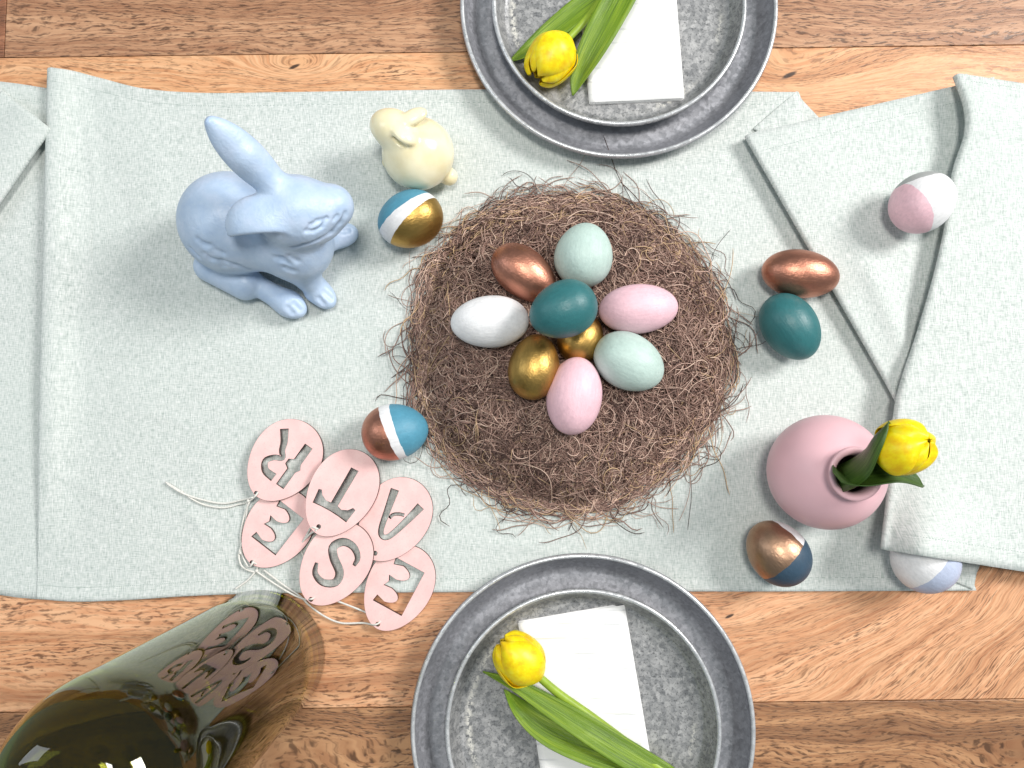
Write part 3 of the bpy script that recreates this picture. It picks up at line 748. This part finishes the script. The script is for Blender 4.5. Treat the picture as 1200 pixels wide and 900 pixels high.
# ------------------------------------------------------------------ blue rabbit figurine
p = lambda a, b, z: tuple(P(a, b, z))
def rabbit():
    T = lambda a: Vector(a)
    e1a, e1b = T(p(327, 222, 0.104)), T(p(247, 143, 0.150)); ec = (e1a+e1b)/2
    ear1 = frame(e1b-e1a, CAMP-ec+Vector((0.1, -0.15, 0)))
    # drooping ear: a dome cut off along its lower edge and hollowed from there
    fc = T(p(304, 263, 0.1005)); w1 = T(p(266, 274, 0.096))-T(p(338, 268, 0.104)); ear2 = frame(w1, Vector((0, -0.17, 1)))
    sd = Vector(ear2[:, 1]); sd = sd if sd.y < 0 else -sd; up2 = Vector(ear2[:, 2]); cut = T(p(302, 276, 0.1005))
    o_ = s_ell(tuple(fc), (0.0245, 0.0205, 0.0135), ear2); i_ = s_ell(tuple(fc+sd*0.004-up2*0.0020), (0.0215, 0.0185, 0.0112), ear2)
    def droop(X):
        d = smax(o_(X), (X-np.array(cut))@np.array(sd), 0.002); return smax(d, -i_(X), 0.0015)
    ops = [('u', s_ell(p(270, 262, 0.042), (0.0360, 0.0355, 0.041)), 0.01),
           ('u', s_cap(p(275, 262, 0.047), p(345, 282, 0.050), 0.031, 0.023), 0.02),
           ('u', s_ell(p(350, 287, 0.044), (0.0215, 0.0245, 0.034)), 0.02),
           ('u', s_cap(p(348, 285, 0.055), p(345, 252, 0.088), 0.017, 0.016), 0.02),
           ('u', s_ell(p(343, 247, 0.092), (0.0255, 0.0245, 0.0225), frame(Vector((1, -0.1, -0.1)), (0, 0, 1))), 0.010),
           ('u', s_cap(p(362, 248, 0.090), p(388, 243, 0.085), 0.0195, 0.0155), 0.013),
           ('u', s_ell(p(372, 262, 0.080), (0.0165, 0.0130, 0.010)), 0.006),
           ('u', s_ell(p(394, 240, 0.090), (0.006, 0.0080, 0.006)), 0.012),
           # upright ear: long flattened blade, narrowed at the root
           ('u', s_ell(tuple(ec), ((e1b-e1a).length*0.52, 0.0128, 0.0054), ear1), 0.008),
           ('u', s_cap(tuple(ec), tuple(e1b), 0.0058, 0.0016), 0.008),
           ('u', s_cap(tuple(e1a), tuple(ec), 0.008, 0.006), 0.008),
           ('u', droop, 0.004),
           # hind leg on this side and its foot
           ('u', s_ell(p(262, 292, 0.026), (0.027, 0.0165, 0.022), frame(Vector((0.85, -0.5, 0)), (0, 0, 1))), 0.005),
           ('u', s_cap(p(246, 312, 0.015), p(288, 332, 0.016), 0.0125, 0.0135), 0.004),
           ('u', s_cap(p(285, 325, 0.014), p(337, 355, 0.0125), 0.0080, 0.0092), 0.003),
           ('u', s_ell(p(340, 357, 0.0122), (0.0145, 0.0100, 0.0085), frame(Vector((0.85, -0.5, 0)), (0, 0, 1))), 0.006),
           # forelegs
           ('u', s_cap(p(345, 305, 0.042), p(370, 338, 0.0130), 0.0145, 0.0085), 0.006),
           ('u', s_ell(p(376, 344, 0.0122), (0.0150, 0.0098, 0.0088), frame(Vector((0.7, -0.7, 0)), (0, 0, 1))), 0.005),
           ('u', s_cap(p(362, 290, 0.035), p(396, 277, 0.0125), 0.012, 0.0088), 0.006),
           ('u', s_ell(p(402, 275, 0.0122), (0.0125, 0.0095, 0.0095), frame(Vector((0.95, 0.2, 0)), (0, 0, 1))), 0.005),
           # tail
           ('u', s_ell(p(226, 268, 0.022), (0.010, 0.011, 0.010)), 0.006)]
    def sdf(X):
        V = np.full(len(X), 1.0)
        for op, fn, k in ops: V = smin(V, fn(X), k) if op == 'u' else smax(V, -fn(X), k)
        return V
    def hit(px, py):
        """where a line of sight first meets the figurine"""
        d = P(px, py, 0)-CAMP; X = np.array([tuple(CAMP+d*t) for t in np.linspace(0.70, 1.0, 500)])
        v_ = sdf(X); k = int(np.argmax(v_ < 0)); return X[k] if v_[k] < 0 else X[-1]
    def groove(pts, r, k=0.002):
        q = [hit(*a) for a in pts]
        return [('s', s_cap(tuple(a), tuple(b), r, r), k) for a, b in zip(q[:-1], q[1:])]
    new = []
    new += groove([(359, 271), (364, 264), (372, 259), (383, 256)], 0.0009)          # upper lid
    new += groove([(359, 271), (368, 271), (377, 266), (383, 256)], 0.0009)          # lower lid
    new += groove([(405, 250), (399, 262), (388, 273), (374, 281), (356, 287), (342, 290)], 0.0010, 0.003)   # mouth and jaw
    new += groove([(392, 257), (395, 253)], 0.0010)                                      # nostril
    for pts in ([(345, 356), (351, 363)], [(338, 361), (343, 367)], [(381, 343), (388, 350)], [(374, 350), (379, 356)], [(402, 271), (408, 270)],
                [(232, 281), (239, 287), (247, 288)], [(240, 298), (247, 304), (257, 306), (262, 312)], [(224, 292), (231, 300)], [(252, 293), (261, 297)], [(262, 306), (276, 311), (292, 316)],
                [(322, 302), (331, 304), (338, 309)], [(340, 301), (348, 306)], [(334, 314), (344, 318)]):
        new += groove(pts, 0.00085, 0.004)
    ops += new
    zb = 0.0040
    lo = (min(p(205, 200, 0.02)[0], e1b.x)-0.012, p(300, 380, 0)[1]-0.005, zb-0.003); hi = (p(425, 260, 0.08)[0]+0.02, max(e1b.y, 0.28)+0.012, 0.175)
    ops.append(('s', lambda X: X[:, 2]-zb, 0.001))
    vv, ff = surface_nets(ops, lo, hi, 0.00075)
    me = cleaned('rabbit_figurine', vv, ff)
    n = N('blue_ceramic'); c = n.noise(None, 70, 4.0, 0.6)
    col = n.ramp(c, [(0.3, hexc(168, 190, 219)), (0.5, hexc(178, 198, 223)), (0.72, hexc(190, 206, 230))])
    fur = n.math('ADD', n.noise(n.mul(n.co, (1, 1, 0.55)), 120, 3.0, 0.6, 0.8), n.math('MULTIPLY', n.noise(None, 480, 2.0), 0.3))
    n.bump(fur, 0.32, 0.0016)
    mat = n.set(Base_Color=col, Roughness=0.42)
    o = obj('rabbit_figurine', me, mat, None, label='large pale blue ceramic rabbit figurine with one upright ear', cat='figurine')
    s = o.modifiers.new('smooth', 'SMOOTH'); s.factor = 0.5; s.iterations = 3
rabbit()

# ------------------------------------------------------------------ small cream bunny
def bunny():
    hd = Vector(p(453, 148, 0.050)); dirn = Vector((-0.85, 0.45, -0.25)).normalized()
    e1 = (Vector(p(472, 143, 0.060)), Vector(p(497, 131, 0.060))); e2 = (Vector(p(465, 152, 0.060)), Vector(p(483, 166, 0.058)))
    f1 = frame(e1[1]-e1[0], Vector((0.1, 0.3, 1))); f2 = frame(e2[1]-e2[0], Vector((0.4, 0.5, 1)))
    c1, c2 = (e1[0]+e1[1])/2, (e2[0]+e2[1])/2
    ops = [('u', s_ell(p(490, 180, 0.029), (0.0285, 0.0285, 0.0265)), 0.01),
           ('u', s_cap(p(478, 168, 0.042), p(464, 152, 0.048), 0.013, 0.013), 0.010),
           ('u', s_ell(p(457, 149, 0.050), (0.0165, 0.0135, 0.0130), frame(dirn, (0, 0, 1))), 0.006),
           ('u', s_ell(tuple(c1), ((e1[1]-e1[0]).length*0.62, 0.0066, 0.0040), f1), 0.004),
           ('u', s_ell(tuple(c2), ((e2[1]-e2[0]).length*0.66, 0.0072, 0.0046), f2), 0.004),
           ('s', s_ell(tuple(c2+Vector((-0.0035, -0.0055, -0.0005))), ((e2[1]-e2[0]).length*0.50, 0.0040, 0.0030), f2), 0.001),
           ('u', s_ell(p(526, 207, 0.016), (0.0072, 0.0072, 0.0072)), 0.003),
           ('u', s_ell(p(462, 190, 0.008), (0.010, 0.007, 0.007)), 0.004),
           ('s', lambda X: X[:, 2]-0.0036, 0.001)]
    lo = (p(425, 150, 0.05)[0]-0.006, p(480, 236, 0.0)[1]-0.012, 0.001); hi = (p(540, 200, 0.02)[0]+0.004, p(470, 118, 0.05)[1]+0.006, 0.075)
    vv, ff = surface_nets(ops, lo, hi, 0.0007)
    n = N('cream_glaze'); c = n.noise(None, 45, 3.0)
    col = n.ramp(c, [(0.3, hexc(232, 220, 178)), (0.6, hexc(244, 236, 204))])
    n.bump(n.noise(None, 160, 2.0), 0.12, 0.001)
    o = obj('bunny_figurine', cleaned('bunny_figurine', vv, ff), n.set(Base_Color=col, Roughness=0.22, Subsurface_Weight=0.1, Subsurface_Radius=(0.004, 0.003, 0.002)), None,
            label='small glossy cream bunny figurine with round body beside a striped egg', cat='figurine')
    s = o.modifiers.new('smooth', 'SMOOTH'); s.factor = 0.5; s.iterations = 2
bunny()

# ------------------------------------------------------------------ letter tags
def arc(cx, cy, rx, ry, a0, a1, n=10):
    return [(cx+rx*math.cos(math.radians(a0+(a1-a0)*k/n)), cy+ry*math.sin(math.radians(a0+(a1-a0)*k/n))) for k in range(n+1)]
def stroke(pts, w, n=24):
    c = [Vector((q.x, q.y)) for q in catmull([(a, b, 0) for a, b in pts], n)]; L, Rr = [], []
    for i, q in enumerate(c):
        t = c[min(i+1, n-1)]-c[max(i-1, 0)]; t.normalize(); nn = Vector((-t.y, t.x)); ww = w(i/(n-1)) if callable(w) else w
        L.append(tuple(q+nn*ww/2)); Rr.append(tuple(q-nn*ww/2))
    return L+Rr[::-1]
LET = {
 'E': [[(-0.34, 0.5), (0.36, 0.5), (0.33, 0.35)] + arc(0.26, 0.255, 0.36, 0.165, 112, 248, 12) + [(0.31, 0.12), (0.25, 0.0), (0.31, -0.12)]
       + arc(0.26, -0.255, 0.36, 0.165, 112, 248, 12) + [(0.33, -0.35), (0.36, -0.5), (-0.34, -0.5)]],
 'S': [stroke([(0.34, 0.22), (0.24, 0.42), (0.0, 0.48), (-0.22, 0.34), (-0.18, 0.12), (0.10, -0.06), (0.24, -0.24), (0.12, -0.44), (-0.12, -0.47), (-0.32, -0.34), (-0.35, -0.16)], lambda t: 0.07+0.12*math.sin(math.pi*t)**0.7, 40)],
 'T': [[(-0.08, -0.52), (0.09, -0.51), (0.08, 0.29), (0.19, 0.305), (0.31, 0.25), (0.375, 0.165), (0.44, 0.185), (0.405, 0.475), (0.21, 0.455), (0.01, 0.448), (-0.2, 0.457), (-0.395, 0.478), (-0.435, 0.18), (-0.37, 0.163), (-0.3, 0.255), (-0.18, 0.312), (-0.078, 0.285)]],
 'A': [stroke([(-0.32, -0.50), (-0.24, -0.10), (-0.12, 0.34), (0.0, 0.45), (0.12, 0.34), (0.24, -0.10), (0.34, -0.50)], lambda t: 0.185-0.07*math.sin(math.pi*t), 40),
       stroke([(-0.13, -0.16), (-0.02, -0.12), (0.08, -0.04), (0.10, 0.06)], 0.075, 10)],
 'R': [[(-0.36, -0.52), (-0.16, -0.52), (-0.16, -0.12), (-0.06, -0.06), (-0.06, 0.06), (-0.16, 0.12), (-0.16, 0.52), (-0.36, 0.52), (-0.36, 0.10), (-0.42, 0.0), (-0.36, -0.10)],
       stroke([(-0.04, 0.44), (0.20, 0.42), (0.32, 0.26), (0.22, 0.10), (0.06, 0.0), (0.16, -0.12), (0.24, -0.30), (0.40, -0.52)], lambda t: 0.19-0.07*math.sin(math.pi*t), 36)],
}
n = N('pink_painted_wood'); c = n.noise(None, 60, 4.0, 0.6)
TAGM = n.set(Base_Color=n.mix(n.ramp(n.noise(None, 700, 2.0), [(0.32, 0.3), (0.42, 0.0)]), n.ramp(c, [(0.3, hexc(230, 186, 184)), (0.7, hexc(240, 202, 199))]), hexc(214, 165, 165)), Roughness=0.6)
n.bump(n.noise(n.mul(n.co, (60, 260, 60)), 1.0, 3.0), 0.15, 0.0006)
EDGE = plain('burnt_wood_edge', hexc(92, 74, 68), 0.8, 0.4, 300)
def tag(letter, px, py, hx, hy, ang, z, label, lp=102, wp=78, tilt=(0, 0)):
    """ang: how far the hole end leans from straight towards the viewer, in degrees"""
    m = M(px, py, z); L, W = lp*m, wp*m
    out = []
    for k in range(72):
        a = 2*math.pi*k/72; y = math.cos(a); out.append((W/2*math.sin(a)*(1-0.12*y), L/2*y))
    cu = bpy.data.curves.new('tag', 'CURVE'); cu.dimensions = '2D'; cu.fill_mode = 'BOTH'; cu.extrude = 0.0014; cu.bevel_depth = 0.00015; cu.bevel_resolution = 0
    def spl(q):
        s = cu.splines.new('POLY'); s.points.add(len(q)-1); s.use_cyclic_u = True
        for pt, (x, y) in zip(s.points, q): pt.co = (x, y, 0, 1)
    spl(out)
    rot = math.radians(180-ang)      # letter top points to the hole
    R = Matrix.Rotation(rot, 3, 'Z')
    c = P(px, py, z); h = R.transposed() @ (P(hx, hy, z)-c)
    spl([(h.x+0.0019*math.cos(t*math.pi/7), h.y+0.0019*math.sin(t*math.pi/7)) for t in range(14)])
    hh = L*0.54
    for poly in LET[letter]: spl([(x*hh*0.98, y*hh-L*0.02) for x, y in poly])
    tmp = bpy.data.objects.new('tmp', cu); C.objects.link(tmp)
    dg = bpy.context.evaluated_depsgraph_get(); me = bpy.data.meshes.new_from_object(tmp.evaluated_get(dg))
    bpy.data.objects.remove(tmp); bpy.data.curves.remove(cu)
    me.name = 'letter_tag'; me.materials.clear(); me.materials.append(TAGM); me.materials.append(EDGE)
    for pg in me.polygons: pg.material_index = 0 if abs(pg.normal.z) > 0.9 else 1
    o = obj('letter_tag', me, None, None, smooth=False, label=label, cat='tag', group='egg-shaped letter tags on the string')
    o.location = c; o.rotation_euler = (Matrix.Rotation(math.radians(tilt[0]), 3, 'X') @ Matrix.Rotation(math.radians(tilt[1]), 3, 'Y') @ R).to_euler()
    return o
ZT = 0.0062
tag('E', 325, 620, 296, 659, 37, ZT, 'pink wooden egg tag with cut-out E partly beneath the R tag', 98, 76)
tag('E', 467, 689, 443, 731, 28, ZT, 'pink wooden egg tag with cut-out E reaching past the hem onto the wood', 104, 76)
tag('A', 462, 609, 440, 648, 33, ZT+0.0036, 'pink wooden egg tag with cut-out letter A', 104, 78)
tag('S', 393, 661, 365, 702, 34, ZT+0.0068, 'pink wooden egg tag with cut-out letter S', 104, 76)
tag('T', 400, 578, 374, 617, 30, ZT+0.0102, 'pink wooden egg tag with cut-out letter T', 108, 77)
tag('R', 333, 540, 301, 578, 35, ZT+0.0042, 'pink wooden egg tag with cut-out letter R', 102, 80)

# ------------------------------------------------------------------ string through the tags
CORD = plain('white_cord', hexc(232, 230, 224), 0.85, 0.2, 600, 0.4)
cord = thing('string', 'thin white knotted string threaded through the pink letter tags', 'string', tuple(P(290, 600, 0.004)))
zs = 0.0052; zu = 0.0125
def strand(pts, r=0.00080):
    obj('strand', cleaned('strand', *tube(catmull([P(*q) for q in pts], 16*len(pts)//2+10), r, 7)), CORD, cord)
strand([(194, 565, zs), (212, 576, zs), (235, 590, zs), (260, 595, zs), (280, 591, zs), (291, 588, zs+0.004), (301, 579, zu), (303, 574, zs+0.001)])
strand([(196, 567, zs), (214, 578, zs+0.0006), (238, 586, zs+0.0006), (262, 590, zs), (283, 586, zs+0.002), (296, 583, zu)])
strand([(292, 588, zs+0.004), (286, 605, zs), (282, 630, zs), (284, 650, zs), (291, 664, zs+0.003), (296, 660, zu-0.002), (298, 655, zs)])
strand([(290, 590, zs+0.003), (288, 610, zs), (285, 632, zs+0.001), (280, 650, zs), (284, 664, zs+0.0008), (298, 670, zs), (302, 663, zs), (297, 659, zu-0.002)])
strand([(300, 669, zs), (290, 680, zs), (276, 690, zs+0.001)])
strand([(301, 670, zs), (320, 683, zs), (340, 695, zs+0.002), (356, 702, zs+0.004), (365, 702, 0.0165), (369, 699, 0.012)])
strand([(309, 668, zs), (330, 684, zs), (352, 699, zs), (362, 709, zs), (380, 722, 0.0030), (400, 730, 0.0028), (425, 730, 0.003), (438, 732, 0.0085), (444, 730, 0.0085), (446, 726, 0.006)])
strand([(368, 700, 0.006), (390, 703, 0.006), (410, 710, 0.004), (430, 718, 0.0035)])
strand([(350, 640, zs), (357, 655, zs), (362, 668, zs)])
strand([(371, 621, 0.0185), (362, 627, 0.012), (350, 640, zs), (340, 650, zs)])
strand([(373, 620, 0.0185), (365, 618, 0.017), (360, 626, 0.010), (352, 640, zs)])
for (a, b, z) in ((291, 587, zs+0.004), (213, 577, zs), (282, 648, zs), (301, 669, zs)):
    bm = bmesh.new(); bmesh.ops.create_icosphere(bm, subdivisions=2, radius=0.0014); c = P(a, b, z+0.0004)
    for vv in bm.verts: vv.co = vv.co*(1+0.25*mnoise.noise(vv.co*900))+c
    me = bpy.data.meshes.new('knot'); bm.to_mesh(me); bm.free(); obj('knot', me, CORD, cord)

# ------------------------------------------------------------------ green bottle
bc = P(305, 768, 0); BR = 0.0515
def round_prof(o):
    return o
outer = [(0.0, 0.006), (0.030, 0.0045), (0.040, 0.0012), (0.044, 0.0004), (0.0475, 0.0016), (BR, 0.005), (BR, 0.06), (BR, 0.12), (BR, 0.195), (BR, 0.220)]
for k in range(1, 13):
    a = k/12*math.radians(78); outer.append((0.0175+(BR-0.0175)*math.cos(a)**0.9*1.0, 0.220+0.050*math.sin(a)))
outer += [(0.0185, 0.278), (0.0165, 0.292), (0.0152, 0.315), (0.0150, 0.332), (0.0172, 0.333), (0.0172, 0.342), (0.0152, 0.344), (0.0150, 0.350), (0.0125, 0.351)]
inner = [(0.0115, 0.348), (0.0115, 0.315), (0.0125, 0.292), (0.0145, 0.275)]
for k in range(12, 0, -1):
    a = k/12*math.radians(78); inner.append((0.0140+(BR-0.0035-0.0140)*math.cos(a)**0.9, 0.2185+0.048*math.sin(a)))
inner += [(BR-0.0035, 0.215), (BR-0.0035, 0.12), (BR-0.0035, 0.06), (BR-0.0035, 0.012), (BR-0.007, 0.0075), (0.036, 0.009), (0.0, 0.0125)]
g = N('green_glass')
GLASS = g.set(Base_Color=(0.30, 0.32, 0.045, 1), Roughness=0.02, IOR=1.5, Transmission_Weight=1.0)
bo = obj('wine_bottle', cleaned('wine_bottle', *lathe(outer+inner, 112)), GLASS, None, label='large dark green glass wine bottle standing on the wood beside the tags', cat='bottle')
bo.location = (bc.x, bc.y, 0.0006)
